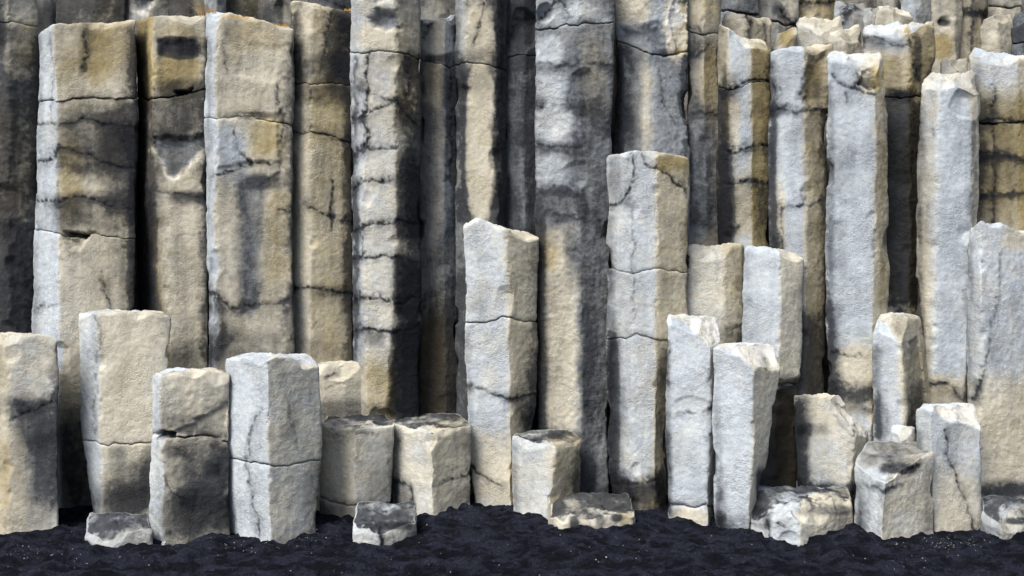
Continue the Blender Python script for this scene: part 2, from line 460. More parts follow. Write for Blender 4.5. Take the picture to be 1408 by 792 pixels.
def ground():
    xs = np.concatenate([[-900, -300, -100, -40, -20, -12, -9, -7, -6], np.arange(-5, 5.001, .012), [6, 7, 9, 12, 20, 40, 100, 300, 900]])
    ys = np.concatenate([[-900, -300, -100, -40, -15, -6, -2, 0, 2, 3, 3.6, 4.2], np.arange(4.6, 7.3, .012), [7.6, 8, 9, 12, 20, 50, 150, 500, 900]])
    X, Y = np.meshgrid(xs, ys)
    Z = sand_h(X, Y)
    V = np.stack([X, Y, Z], -1).reshape(-1, 3)
    idx = np.arange(len(V)).reshape(X.shape)
    q = np.stack([idx[:-1, :-1], idx[:-1, 1:], idx[1:, 1:], idx[1:, :-1]], -1).reshape(-1, 4)
    o = mk_mesh("sand", V, q, {}, M_SAND); o['kind'] = 'structure'
ground()

def cliff():
    # jointed rock face behind the columns, running on past both sides of the frame
    xs = np.arange(-22, 22.001, .033); zs = np.arange(-.4, 7.4, .08)
    X, Z = np.meshgrid(xs, zs)
    k = np.floor(X / .5); f = X / .5 - k
    rn = perlin(np.stack([k * 3.1, 0 * X, 0 * X + .5], -1)) * .5
    jt = np.exp(-(np.minimum(f, 1 - f) / .07) ** 2) * .25
    Y = 8.95 + rn + jt - .42 * (1 - np.abs(2 * f - 1)) ** .6 - 1.6 * sstep(5.3, 6.3, np.abs(X)) + fbm(np.stack([X * 3, X * 0, Z * 3], -1), 3) * .03
    Y += np.maximum(Z - 4.6 - perlin(np.stack([k * 1.7, 0 * X, 0 * X], -1)), 0) * .8
    V = np.stack([X, Y, Z], -1).reshape(-1, 3); idx = np.arange(len(V)).reshape(X.shape)
    q = np.stack([idx[:-1, :-1], idx[:-1, 1:], idx[1:, 1:], idx[1:, :-1]], -1).reshape(-1, 4)
    n = len(V)
    o = mk_mesh("cliff", V, q, dict(dark=np.full(n, .55), warm=np.full(n, .35), moss=np.zeros(n)), M_BASALT)
    o['kind'] = 'structure'
cliff()

# ------------------------------------------------------------------ front row of columns
rock("low cream column with grey bands across its lower half, cut by the photo's left edge", 6.15,
     [(-62, .12), (12, 0), (78, .03)], [(-62, 466), (10, 468), (45, 461), (78, 463)],
     F=[(.02, .55), (.03, .30)], rsil=.013, nchip=2, capd=.0, st=[(50, 660, 34, 60, .3), (48, 585, 30, 34, .55), (60, 640, 22, 60, .45), (20, 560, 40, 12, .3)],
     vein=[([(78, 480), (78, 700)], 9, 0.5), ([(-5, 545), (50, 560), (76, 540)], 10, 0.25),
           ([(12, 578), (40, 566), (76, 556)], 5, .5)], wm=[(18, 660, 18, 60, .25)])
rock("tall cream column with flat top and tapering dark foot, behind the small flat stone", 6.33,
     [([(430, 107), (600, 114), (640, 122), (715, 130)], .09), ([(430, 133), (600, 138), (650, 140), (715, 143)], 0), ([(430, 234), (610, 216), (715, 207)], .05)],
     [(107, 432), (150, 429), (200, 428), (218, 432), (234, 436)], cracks=[[(107, 606), (138, 611), (170, 612), (230, 608)]],
     F=[(-.05, .1), (-.03, .44)], rsil=.013, nchip=2, capd=.1, st=[(188, 665, 34, 42, .6), (165, 692, 40, 26, .75), (208, 640, 14, 40, .4), (163, 622, 12, 8, .35)],
     vein=[([(232, 440), (226, 600)], 7, 0.35), ([(112, 640), (122, 700)], 8, 0.3),
           ([(134, 440), (134, 520), (130, 600)], 2.5, .35)], wm=[(165, 540, 28, 40, .1)])
rock("squat column split by a jagged black crack, with rough dark green-grey lower block", 6.02,
     [([(512, 209), (740, 210)], .12), ([(512, 219), (740, 226)], 0), ([(512, 312), (745, 315)], .10)],
     [(209, 516), (240, 513), (290, 510), (312, 512)], cracks=[[(209, 598), (240, 603), (262, 601), (290, 602), (313, 609)]],
     F=[(-.05, .1), (.12, .42)], rsil=.013, nchip=2, capd=.05, gap=.013,
     recess=[([(238, 594), (272, 574), (314, 550), (314, 606), (262, 602)], .022, 4, .12, -.05), ([(216, 588), (242, 594), (240, 604), (216, 604)], .09, 4, .7, 0)],
     st=[(280, 650, 40, 60, .5), (270, 710, 55, 34, .6), (291, 645, 10, 11, .4), (240, 620, 14, 8, .3), (250, 575, 24, 6, .3)], rough=1.5,
     vein=[([(306, 620), (308, 735)], 10, 0.35), ([(262, 690), (300, 640)], 14, 0.25),
           ([(225, 655), (240, 680), (262, 700)], 3, .4), ([(236, 590), (270, 575), (312, 548)], 3, .25)])
rock("broad low column with bluish left face, cream right face and a crack near its foot", 5.97,
     [([(492, 313), (748, 316)], .2), ([(492, 367), (748, 374)], 0), ([(492, 441), (748, 439)], .18)],
     [(313, 494), (340, 491), (400, 491), (430, 497), (441, 506)], cracks=[[(315, 630), (340, 636), (374, 642), (404, 636), (440, 634)]],
     F=[(-.08, .02), (-.04, .32)], rsil=.013, nchip=2, capd=-.1, capw=.1,
     st=[(430, 700, 12, 50, .3), (325, 545, 10, 60, .15)],
     vein=[([(440, 640), (438, 735)], 8, 0.5), ([(315, 640), (318, 740)], 6, 0.3), ([(400, 520), (405, 620)], 10, 0.12),
           ([(358, 560), (346, 590), (340, 640), (347, 690), (358, 738)], 3.5, .6), ([(396, 555), (404, 590), (412, 620)], 3, .3)])
rock("low dark-topped column with cream sides, touching the broad low column with bluish left face", 6.45,
     [(441, .14), (488, 0), (539, .12)], [(441, 584), (488, 591), (539, 585)], cracks=[[(441, 686), (475, 697), (505, 695), (539, 690)]],
     F=[(-.08, .36), (-.08, .34)], rsil=.013, nchip=2, capd=1.15, st=[(480, 715, 60, 26, .55), (520, 660, 18, 40, .15)], depth=.58, tb=.06,
     vein=[([(441, 590), (441, 720)], 7, 0.45), ([(536, 600), (536, 700)], 7, 0.45),
           ([(455, 590), (465, 600), (480, 596), (520, 600)], 4, .4), ([(492, 620), (487, 660)], 3, .2)])
rock("low dark-topped column with sharp ridge and warm right face, beside the tall split column", 6.5,
     [(539, .2), ([(590, 592), (720, 597)], 0), (647, .17)], [(539, 586), (592, 597), (647, 588)], cracks=[],
     F=[(-.08, .3), (-.02, .55)], rsil=.013, nchip=2, capd=1.15, depth=.6, tb=.06, st=[(552, 686, 18, 26, .55), (625, 690, 26, 26, .25)],
     vein=[([(542, 600), (542, 690)], 6, 0.4), ([(646, 600), (646, 690)], 7, 0.45),
           ([(539, 660), (560, 668), (572, 700)], 2.5, .6), ([(597, 668), (620, 658), (647, 648)], 2.5, .6), ([(545, 612), (560, 598)], 4, .3)])
rock("tall pale column with slanting broken top standing alone, crossed by two joints", 6.75,
     [([(300, 638), (600, 645), (700, 652)], .08), ([(300, 697), (700, 704)], 0), ([(300, 738), (560, 736), (600, 728), (700, 722)], .12)],
     [(638, 308), (646, 296), (665, 302), (690, 314), (715, 320), (738, 326)], cracks=[[(638, 444), (665, 443), (685, 437), (700, 438), (738, 442)]],
     F=[(-.04, .12), (.04, .6)], rsil=.013, nchip=2, capd=-.3, tb=-.02, chips=[(648, 302, .08, -.7, -.5, .5)],
     st=[(722, 540, 16, 50, .3), (730, 600, 12, 60, .4)],
     vein=[([(642, 460), (644, 690)], 7, 0.3), ([(736, 340), (733, 690)], 10, 0.55), ([(700, 545), (735, 600), (725, 690)], 12, 0.3),
           ([(640, 530), (670, 538), (700, 546), (736, 545)], 3, .6), ([(650, 640), (668, 660), (690, 670)], 4, .7), ([(640, 452), (660, 446)], 3, .4)], wm=[(675, 650, 40, 50, .3)])
rock("short pale column with dark top and cream right side, before the broad dark streaked column", 6.47,
     [([(595, 704), (700, 709)], .14), ([(600, 764), (716, 757)], 0), (797, .16)], [(704, 602), (745, 610), (764, 615), (797, 608)],
     F=[(-.02, .2), (.05, .65)], rsil=.013, nchip=2, capd=1.15, depth=.5, tb=.04, st=[(785, 690, 14, 40, .35)],
     chips=[(752, 612, .02, -.1, -.5, .8)], vein=[([(706, 610), (709, 700)], 6, 0.35), ([(796, 620), (795, 690)], 8, 0.5),
           ([(735, 608), (760, 612), (790, 608)], 3, .3)])
rock("tall bright flat-topped column with yellowish right face, standing right of the broad dark streaked column", 6.75,
     [([(210, 837), (640, 838), (705, 846)], .12), ([(210, 869), (705, 872)], .0), ([(210, 905), (660, 900), (705, 905)], .0), ([(210, 945), (470, 945), (520, 912), (705, 912)], .1)],
     [(837, 214), (870, 208), (905, 209), (945, 217)], cracks=[[(837, 370), (870, 376), (905, 371), (945, 374)], [(837, 466), (860, 466), (876, 459), (912, 468)]],
     F=[(.1, .12), (-.08, .12), (.05, .65)], rsil=.013, nchip=2, capd=-.2, gap=.006,
     st=[(845, 240, 8, 30, .25), (843, 560, 9, 100, .45), (850, 680, 22, 30, .7), (893, 690, 30, 26, .6), (904, 660, 12, 14, .5)],
     wm=[(890, 690, 20, 30, .5), (925, 225, 24, 12, .3)],
     vein=[([(838, 300), (840, 700)], 8, 0.5), ([(839, 470), (850, 560), (842, 690)], 13, 0.5), ([(944, 225), (944, 420)], 6, 0.4), ([(912, 480), (912, 690)], 8, 0.5), ([(850, 690), (905, 670)], 12, 0.45),
           ([(838, 286), (858, 274), (872, 250), (870, 215)], 4, .7), ([(884, 212), (886, 224), (910, 236), (944, 265)], 2.5, .7),
           ([(870, 290), (872, 380), (871, 440)], 2.5, .4), ([(838, 660), (865, 668), (884, 664), (905, 656)], 5, .7)])
rock("slim blue-white column with bright chipped top corner, right of the tall flat-topped column", 6.4,
     [([(430, 915), (560, 917), (725, 921)], .06), ([(430, 978), (725, 975)], 0), ([(430, 995), (560, 984), (725, 980)], .1)],
     [(915, 431), (940, 433), (995, 442)], cracks=[[(915, 694), (950, 698), (980, 697)]],
     F=[(-.1, .05), (-.02, .2)], rsil=.013, nchip=2, capd=-.3, capw=.3, chips=[(972, 476, 0, .52, -.6, .52)],
     scoop=[(950, 558, 26, 14, .015)], st=[(925, 695, 14, 12, .3), (918, 640, 6, 60, .3)], shoulder=.012,
     vein=[([(916, 450), (920, 720)], 6, 0.45), ([(979, 500), (979, 720)], 7, 0.4),
           ([(933, 567), (955, 572), (980, 562)], 4, .6), ([(920, 470), (921, 530)], 2, .35)], wm=[(948, 712, 24, 14, .4)])
rock("thick white column narrowing to its foot, a bright wedge chipped off its top", 6.2,
     [([(475, 983), (600, 981), (735, 986)], .1), ([(475, 1034), (600, 1036), (740, 1028)], 0), ([(475, 1071), (560, 1066), (640, 1052), (700, 1040), (740, 1032)], .14)],
     [(983, 478), (1010, 472), (1040, 476), (1071, 481)], F=[(-.12, .0), (-.1, .38)], rsil=.013, nchip=2, capd=-.3, capw=.3,
     chips=[(1034, 508, 0, .40, -.6, .62)], st=[(1045, 665, 6, 20, .8), (1010, 722, 30, 16, .45), (992, 700, 8, 30, .3)],
     vein=[([(985, 490), (987, 720)], 7, 0.45), ([(1010, 735), (990, 720)], 14, 0.5), ([(1045, 700), (1068, 560)], 6, 0.3),
           ([(1052, 494), (1054, 506)], 3, .8), ([(1003, 490), (1036, 520)], 3, .2)])
rock("leaning-topped column with a chipped wedge at its upper right, behind the low boulder", 6.65,
     [([(543, 1094), (680, 1099)], .08), ([(553, 1178), (680, 1170)], 0), ([(553, 1190), (600, 1190), (650, 1180), (690, 1174)], .12)],
     [(1094, 543), (1130, 546), (1190, 556)], F=[(-.02, .22), (-.1, .4)], rsil=.013, nchip=2, capd=-.25, capw=.35,
     chips=[(1174, 592, 0, .62, -.45, .5)], recess=[([(1150, 556), (1180, 560), (1184, 584), (1168, 582)], .025, 6, .1, .2)],
     st=[(1102, 620, 12, 70, .5), (1120, 590, 22, 8, .4), (1140, 680, 60, 14, .6)],
     vein=[([(1096, 560), (1100, 680)], 12, 0.65), ([(1100, 672), (1170, 676)], 12, 0.6), ([(1188, 560), (1174, 680)], 6, 0.35),
           ([(1138, 548), (1146, 575), (1172, 603)], 3, .3), ([(1150, 556), (1172, 594), (1180, 578)], 2, .5)], wm=[(1120, 570, 30, 40, .15)])
rock("blocky front column with dirty slanting top, its sharp ridge down to the sand", 5.93,
     [([(640, 1177), (755, 1180)], .2), ([(640, 1217), (755, 1212)], 0), ([(630, 1280), (755, 1279)], .16)],
     [(1177, 652), (1200, 664), (1217, 660), (1245, 645), (1280, 632)], F=[(-.06, .1), (.0, .35)], rsil=.006, nchip=1, capst=.06, capd=.6, capw=.3, tb=.14, depth=.55,
     rough=1.3, capn=.02,
     st=[(1235, 645, 22, 6, .7), (1188, 720, 10, 30, .25)], vein=[([(1198, 668), (1216, 674), (1236, 668)], 5.6, .8), ([(1180, 670), (1182, 750)], 9, 0.45), ([(1279, 650), (1279, 740)], 6, 0.35),
           ([(1240, 652), (1262, 638)], 3, .8), ([(1210, 690), (1206, 730)], 3, .25)])
rock("grey-blue column with a glaring white sloped top edge and thin dark diagonal crack", 6.2,
     [([(560, 1260), (640, 1264), (740, 1282)], .1), ([(560, 1279), (740, 1286)], 0), ([(560, 1348), (740, 1348)], .06)],
     [(1260, 562), (1279, 557), (1310, 559), (1338, 565), (1349, 572)], F=[(.02, .1), (-.04, .12)], rsil=.013, nchip=2, capd=-.3, capw=.1,
     chips=[(1316, 582, .02, .40, -.55, .62)], st=[(1275, 700, 8, 40, .3)],
     vein=[([(1262, 600), (1283, 735)], 7, 0.4), ([(1347, 620), (1347, 735)], 6, 0.3),
           ([(1302, 590), (1305, 630), (1316, 665), (1330, 705), (1340, 735)], 3.5, .7)], wm=[(1315, 700, 34, 50, .3)])
rock("massive pale column cut by the right edge of the photo, rough low down", 6.7,
     [([(305, 1334), (690, 1327)], .1), ([(305, 1350), (560, 1350), (690, 1343)], 0), (1462, .1)],
     [(1334, 312), (1345, 304), (1370, 306), (1408, 321), (1462, 330)], F=[(.08, .1), (-.02, .1)], rsil=.013, nchip=2, capd=-.2, rough=1.2,
     st=[(1345, 540, 8, 20, .5), (1385, 672, 60, 12, .45)], wm=[(1385, 600, 50, 80, .45), (1400, 330, 20, 14, .3)],
     vein=[([(1334, 330), (1329, 690)], 6, 0.35), ([(1330, 676), (1462, 676)], 10, 0.55),
           ([(1352, 520), (1362, 480), (1375, 400), (1380, 350)], 2.5, .4), ([(1338, 545), (1355, 520)], 3, .6)])
rock("leaning broken shard with a brown hollow right face, wedged above the blocky front column", 6.62,
     [([(430, 1208), (465, 1204), (600, 1203)], .1), ([(430, 1228), (470, 1238), (520, 1243), (600, 1242)], 0), ([(430, 1262), (450, 1266), (500, 1274), (560, 1284), (600, 1280)], .2)],
     [(1204, 440), (1222, 424), (1240, 434), (1268, 450)], F=[(-.05, .05), (.36, .6)], rsil=.004, nchip=0, capd=.2, capw=.4,
     pale=0, chips=[(1237, 470, 0, -.12, -.62, .60), (1208, 456, .1, -.75, -.1, .5)], recess=[([(1246, 470), (1264, 456), (1274, 500), (1282, 570), (1252, 580), (1248, 520)], .025, 8, .12, .05)], base_z=wz(690, 6.62), depth=.35,
     st=[(1258, 560, 12, 30, .4), (1212, 570, 10, 30, .35)], vein=[([(1206, 480), (1205, 600)], 9, 0.6), ([(1240, 590), (1275, 590)], 8, 0.5),
           ([(1236, 470), (1242, 520), (1240, 590)], 2.0, -.3)])
rock("small white wedge of rock at the foot of the leaning shard", 6.5,
     [(1228, .1), (1240, 0), (1258, .04)], [(1228, 592), (1240, 586), (1258, 588)], F=[(-.05, .15), (-.05, .25)], depth=.2,
     base_z=wz(650, 6.5), name='loose_stone', cat='stone', group=None, res=.006, rnd=.006)

# ------------------------------------------------------------------ middle row
rock("small cream block squeezed between the broad low column and the many-jointed white column", 6.85,
     [(430, .02), (474, 0), (503, .04)], [(430, 503), (474, 502), (503, 498)], F=[(.05, .45), (.1, .5)], depth=.3,
     st=[(472, 562, 44, 12, .4), (455, 512, 12, 8, .3)], vein=[([(448, 520), (462, 512)], 3, .5), ([(445, 535), (470, 528)], 2, .3)])
rock("short warm grey column with an ochre right face, behind the slim blue-white column", 6.95,
     [(940, .03), (998, 0), (1022, .06)], [(940, 338), (998, 338), (1022, 336)], F=[(.08, .32), (.1, .65)], depth=.4,
     st=[(1010, 470, 20, 20, .3)], vein=[([(942, 350), (942, 450)], 7, 0.4), ([(1020, 345), (1020, 470)], 6, 0.4),
           ([(984, 345), (985, 400)], 2, .2), ([(998, 452), (1020, 450)], 3, .4)])
rock("blue-faced column with cream right face, broken off above a dark mossy foot", 6.75,
     [(1022, .1), (1073, 0), ([(345, 1105), (528, 1100)], .08)], [(1022, 337), (1055, 339), (1075, 345), (1105, 352)],
     cracks=[[(1022, 532), (1062, 530), (1100, 528)]], vein=[([(1024, 350), (1024, 520)], 6, 0.3), ([(1103, 360), (1100, 520)], 6, 0.3), ([(1022, 522), (1100, 520)], 7, 0.4)],
     F=[(-.04, 0), (-.02, .4)], depth=.4, gap=.03,
     st=[(1080, 605, 60, 72, 1.1, .08)], wm=[(1080, 605, 60, 70, .5, .1)], scoop=[(1080, 612, 34, 90, .12, 4)], shoulder=.02)

# ------------------------------------------------------------------ tall back columns, left to right
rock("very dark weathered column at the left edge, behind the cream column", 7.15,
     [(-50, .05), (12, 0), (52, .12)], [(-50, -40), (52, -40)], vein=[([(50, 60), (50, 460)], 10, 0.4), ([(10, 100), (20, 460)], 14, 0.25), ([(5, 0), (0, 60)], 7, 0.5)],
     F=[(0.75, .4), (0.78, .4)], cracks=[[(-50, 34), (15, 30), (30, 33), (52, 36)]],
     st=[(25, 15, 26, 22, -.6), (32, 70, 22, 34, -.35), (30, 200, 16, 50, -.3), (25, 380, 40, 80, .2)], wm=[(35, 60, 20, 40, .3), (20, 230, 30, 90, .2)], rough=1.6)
rock("wide tall column stained in dark bands with a small hollow at its open joint", 6.95,
     [([(28, 56), (300, 48), (460, 44), (720, 78)], .12), ([(28, 75), (720, 84)], 0), ([(28, 187), (440, 185), (720, 130)], .08)],
     [(56, 42), (75, 34), (120, 31), (187, 28)], cracks=[[(50, 138), (75, 139), (110, 136), (150, 134), (187, 137)], [(48, 316), (75, 322), (100, 324), (135, 321), (187, 329)]],
     F=[(0, 0.05), (0.16, 0.57)], capd=-.1, gap=.008,
     recess=[([(84, 316), (132, 319), (122, 327), (94, 329)], .12, 4, .5, 0), ([(84, 324), (128, 322), (112, 346), (93, 346)], .035, 8, -.15, .1)],
     st=[(135, 190, 48, 48, .55), (165, 230, 26, 70, .5), (125, 290, 58, 24, .55), (110, 232, 40, 8, .3), (118, 62, 10, 30, .3), (150, 295, 20, 14, -.4),
         (105, 345, 12, 10, .25), (105, 650, 34, 90, .4), (184, 330, 8, 150, .4), (95, 165, 20, 14, .1), (180, 95, 10, 40, .2)],
     wm=[(110, 80, 36, 40, .15), (98, 240, 16, 50, .25), (150, 70, 36, 40, .2), (100, 430, 30, 80, -.2)],
     ms=[(100, 33, 24, 3, .4), (62, 38, 5, 4, .4)],
     vein=[([(184, 40), (184, 440)], 9, 0.6), ([(54, 50), (48, 460)], 5.6, 0.35), ([(160, 330), (178, 440)], 14, 0.3), ([(128, 150), (180, 200)], 14, 0.25), ([(85, 600), (120, 700)], 20, .15),
           ([(54, 222), (75, 218), (80, 205)], 3.5, .7), ([(80, 206), (120, 210), (140, 224), (185, 235)], 3, .6), ([(50, 275), (75, 279), (110, 270), (150, 285), (185, 290)], 4.5, .6),
           ([(50, 170), (75, 170), (130, 165), (187, 178)], 3, .5), ([(117, 42), (119, 75), (115, 100)], 2.5, .55), ([(50, 425), (75, 420)], 3, .5),
           ([(140, 375), (145, 400), (152, 425)], 2.5, .5), ([(70, 45), (72, 100), (70, 160)], 2, .35)])
rock("tall column with black left side and pale chevron-shaped fracture, yellowed near its top", 7.05,
     [([(20, 187), (510, 190)], .22), ([(20, 209), (250, 210), (510, 236)], 0), ([(20, 282), (510, 287)], .05)],
     [(187, 24), (209, 22), (250, 20), (284, 22)], cracks=[[(187, 130), (209, 138), (240, 132), (262, 126), (282, 124)]], gap=.014,
     F=[(0.3, 0.67), (0.22, 0.55)], capd=-.05,
     recess=[([(214, 50), (274, 50), (279, 122), (216, 134)], .016, 12, 0, .1), ([(213, 51), (273, 48), (276, 80), (240, 84), (228, 76), (216, 86)], .008, 9, .42, -.4),
             ([(206, 186), (284, 182), (284, 206), (254, 236), (237, 248), (230, 243), (210, 205)], .024, 7, -.02, -.35),
             ([(238, 125), (266, 119), (264, 129), (242, 135)], .1, 4, .5, 0)],
     st=[(198, 310, 15, 180, .5), (245, 65, 30, 14, .7, .12), (244, 160, 40, 38, .5), (246, 215, 34, 26, .35), (196, 450, 18, 90, .5), (262, 272, 28, 10, .5), (250, 120, 30, 12, .4)],
     wm=[(196, 80, 12, 70, .5), (240, 100, 30, 30, .3), (245, 45, 30, 12, .2)],
     vein=[([(190, 30), (190, 500)], 10, 0.5), ([(204, 260), (218, 505)], 12, 0.45), ([(282, 60), (285, 500)], 7, 0.5), ([(230, 495), (284, 480)], 14, 0.3),
           ([(209, 30), (212, 128)], 3, -.35), ([(232, 255), (232, 500)], 4, -.3), ([(210, 262), (240, 268), (284, 272)], 4, .5), ([(210, 188), (240, 192), (284, 188)], 3, .4), ([(211, 206), (230, 246), (238, 250), (256, 238), (284, 210)], 2.5, -.7), ([(240, 325), (284, 320)], 2, .2)])  # pale chevron stroke: light caught by the ledge, painted into the colour
rock("wide tall column with lichened slanting top and a dark grey patch halfway down", 6.9,
     [([(15, 284), (510, 288)], .08), (297, 0), ([(40, 402), (510, 402)], .06)],
     [(284, 18), (297, 15), (340, 22), (370, 32), (402, 42)], cracks=[[(284, 163), (297, 164), (320, 161), (345, 160), (380, 167), (402, 172)]], gap=.008,
     F=[(0.02, 0.05), (0.15, 0.52)], capd=-.1, tb=.05,
     recess=[([(324, 48), (390, 62), (382, 112), (362, 119), (322, 106)], .012, 10, -.1, -.05), ([(297, 162), (345, 159), (383, 166), (387, 226), (345, 222), (298, 233)], -.014, 4, -.12, -.05),
             ([(312, 236), (374, 230), (374, 300), (366, 350), (366, 400), (352, 455), (320, 440), (326, 340)], .012, 18, .38, -.25)],
     st=[(310, 230, 10, 60, .2), (330, 480, 60, 25, .35), (365, 250, 26, 10, .4), (380, 420, 22, 70, .15), (320, 45, 12, 16, .3), (300, 420, 10, 80, .2), (348, 158, 40, 5, .5)],
     wm=[(350, 50, 40, 24, .2), (365, 190, 26, 30, .35), (380, 330, 20, 80, .2), (320, 210, 22, 40, -.4), (330, 350, 30, 60, -.1)],
     ms=[(340, 22, 50, 3, .5)],
     vein=[([(286, 60), (288, 500)], 6, 0.35), ([(400, 60), (401, 500)], 8, 0.5), ([(300, 490), (310, 430), (290, 420)], 10, 0.3), ([(330, 260), (345, 400)], 16, 0.2),
           ([(297, 240), (330, 232), (350, 220), (372, 228)], 3, .6), ([(322, 175), (330, 210), (345, 225)], 2.5, .6), ([(380, 120), (390, 170), (385, 240), (365, 252)], 3, .5),
           ([(288, 400), (305, 412), (322, 425), (345, 424)], 3.5, .6), ([(345, 425), (370, 418), (401, 410)], 3, .4), ([(308, 60), (312, 100)], 2.5, .35), ([(382, 288), (401, 291)], 3, .5),
           ([(290, 485), (315, 470)], 4, .3)])
rock("tall ochre-cream column crossed by wavy dark joints, left of the jointed white column", 7.05,
     [([(0, 401), (500, 401)], .07), (428, 0), ([(0, 484), (510, 486)], .08)],
     [(400, 0), (440, 4), (465, 11), (485, 18)], cracks=[[(401, 114), (430, 117), (460, 115), (484, 117)], [(401, 180), (418, 184), (430, 181), (450, 186), (484, 198)]], gap=.006,
     F=[(0.12, 0.56), (0.16, 0.69)], capd=-.1,
     scoop=[(420, 24, 22, 22, .025, 3)],
     st=[(470, 60, 18, 56, .6), (410, 80, 12, 40, .25), (450, 92, 40, 16, .35), (480, 300, 9, 180, .4), (440, 130, 44, 14, .4), (440, 482, 46, 16, .25), (455, 404, 30, 14, .2)],
     wm=[(440, 150, 40, 40, .1), (412, 440, 12, 60, -.2)],
     vein=[([(402, 20), (403, 490)], 6, 0.4), ([(481, 30), (484, 500)], 10, 0.6), ([(405, 20), (412, 110)], 12, 0.35), ([(470, 30), (455, 110)], 14, 0.35),
           ([(402, 182), (430, 181), (450, 187), (484, 198)], 4, .5), ([(424, 286), (445, 296), (484, 304)], 4, .7), ([(455, 250), (456, 290), (452, 320)], 2.5, .6), ([(401, 398), (440, 400), (484, 405)], 3.5, .7),
           ([(463, 10), (450, 50), (446, 85)], 3.5, .5), ([(424, 120), (428, 180)], 2, .3), ([(434, 440), (428, 452)], 2, .5)])
rock("tall white-fronted column ringed by many dark joints, brown on its right side", 6.85,
     [([(0, 483), (455, 486), (575, 490)], .08), ([(0, 498), (575, 505)], .0), ([(0, 543), (360, 545), (575, 532)], .0), ([(0, 577), (400, 578), (575, 574)], .12)],
     [(480, -40), (580, -40)], cracks=[[(483, 71), (500, 73), (525, 70), (545, 71), (562, 78), (580, 84)]], gap=.012,
     F=[(0.15, .12), (0, .28), (0.45, .5)],
     recess=[([(504, 24), (520, 8), (546, 10), (558, 42), (534, 46), (512, 40)], .06, 12, .45, -.2), ([(506, -20), (545, -20), (540, 4), (516, 6)], .03, 8, -.1, 0)],
     st=[(562, 280, 16, 60, .4), (560, 395, 22, 45, .55, .15), (563, 520, 26, 70, .65, .15), (488, 340, 6, 120, .3), (562, 340, 16, 24, -.3), (555, 190, 12, 16, -.1), (560, 240, 16, 20, .2), (515, 466, 12, 10, .45), (560, 320, 18, 10, .2)],
     wm=[(560, 110, 20, 60, .2), (520, 52, 30, 16, .2), (520, 540, 26, 50, .45)],
     vein=[([(485, 80), (489, 560)], 6, 0.5), ([(575, 90), (574, 560)], 12, 0.5), ([(556, 150), (572, 320)], 12, 0.3), ([(558, 360), (560, 560)], 12, 0.4), ([(500, 565), (545, 560)], 10, 0.3),
           ([(484, 163), (500, 160), (530, 145), (542, 137)], 4, .8), ([(510, 74), (502, 100), (504, 140), (502, 158)], 3.5, .7), ([(507, 130), (525, 136), (542, 138)], 3, .5), ([(500, 160), (506, 180), (506, 200), (490, 216)], 3.5, .8),
           ([(506, 204), (542, 203)], 3, .7), ([(486, 260), (505, 250), (540, 247)], 4, .8), ([(486, 318), (515, 308), (545, 305), (575, 314)], 4, .8), ([(498, 312), (500, 355)], 3, .6),
           ([(486, 358), (505, 354), (545, 356)], 3.5, .8), ([(488, 413), (520, 410), (550, 418), (576, 410)], 4.5, .9), ([(488, 452), (515, 456), (545, 455)], 4, .9), ([(545, 455), (576, 450)], 3, .5),
           ([(562, 80), (561, 130)], 2.5, .5), ([(545, 137), (560, 160), (574, 170)], 3, .4)])
rock("narrow dark column with a paler broken cap, right of the many-jointed white column", 7.2,
     [(577, .05), (612, 0), (629, .08)], [(577, 26), (600, 27), (618, 22), (629, 20)], cracks=[[(577, 84), (600, 87), (615, 91), (629, 90)]], gap=.008,
     F=[(0.62, .3), (0.72, .1)], capd=0,
     st=[(600, 52, 24, 24, -.5, .15), (594, 118, 10, 26, -.35), (600, 500, 30, 90, .25), (600, 80, 16, 5, .3)], wm=[(594, 118, 14, 36, .4), (600, 520, 40, 90, .5)],
     vein=[([(582, 50), (592, 30)], 2.5, .5), ([(622, 95), (620, 250)], 3, .4)])
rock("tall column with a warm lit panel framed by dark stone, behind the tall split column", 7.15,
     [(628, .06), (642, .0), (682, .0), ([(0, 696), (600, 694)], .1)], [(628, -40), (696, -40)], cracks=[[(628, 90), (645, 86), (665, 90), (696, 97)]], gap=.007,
     F=[(0.55, .2), (0.55, .45), (0.8, .35)], st=[(655, 40, 22, 44, -.45), (650, 110, 26, 16, .3), (660, 200, 19, 105, -.62, .14), (665, 80, 20, 12, .2), (640, 480, 16, 120, .3)],  # lit look of the panel is put into the colour
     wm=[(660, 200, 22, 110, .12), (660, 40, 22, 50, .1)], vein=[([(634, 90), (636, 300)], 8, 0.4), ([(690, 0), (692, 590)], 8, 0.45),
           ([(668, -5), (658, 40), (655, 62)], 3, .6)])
rock("narrow unbroken slate-dark column, between the warm-panelled column and the streaked one", 7.3,
     [(693, .04), (720, 0), (740, .08)], [(693, -40), (740, -40)], cracks=[[(693, 78), (715, 77), (740, 77)]], gap=.008,
     F=[(0.72, .08), (0.76, .0)], scoop=[(720, 40, 18, 34, .05, 2)], st=[(722, 40, 18, 40, .35), (715, 560, 30, 60, .2)], vein=[([(700, 60), (712, 30), (735, 22)], 3, .5)])  # shadow on the upper block painted in as a dark patch
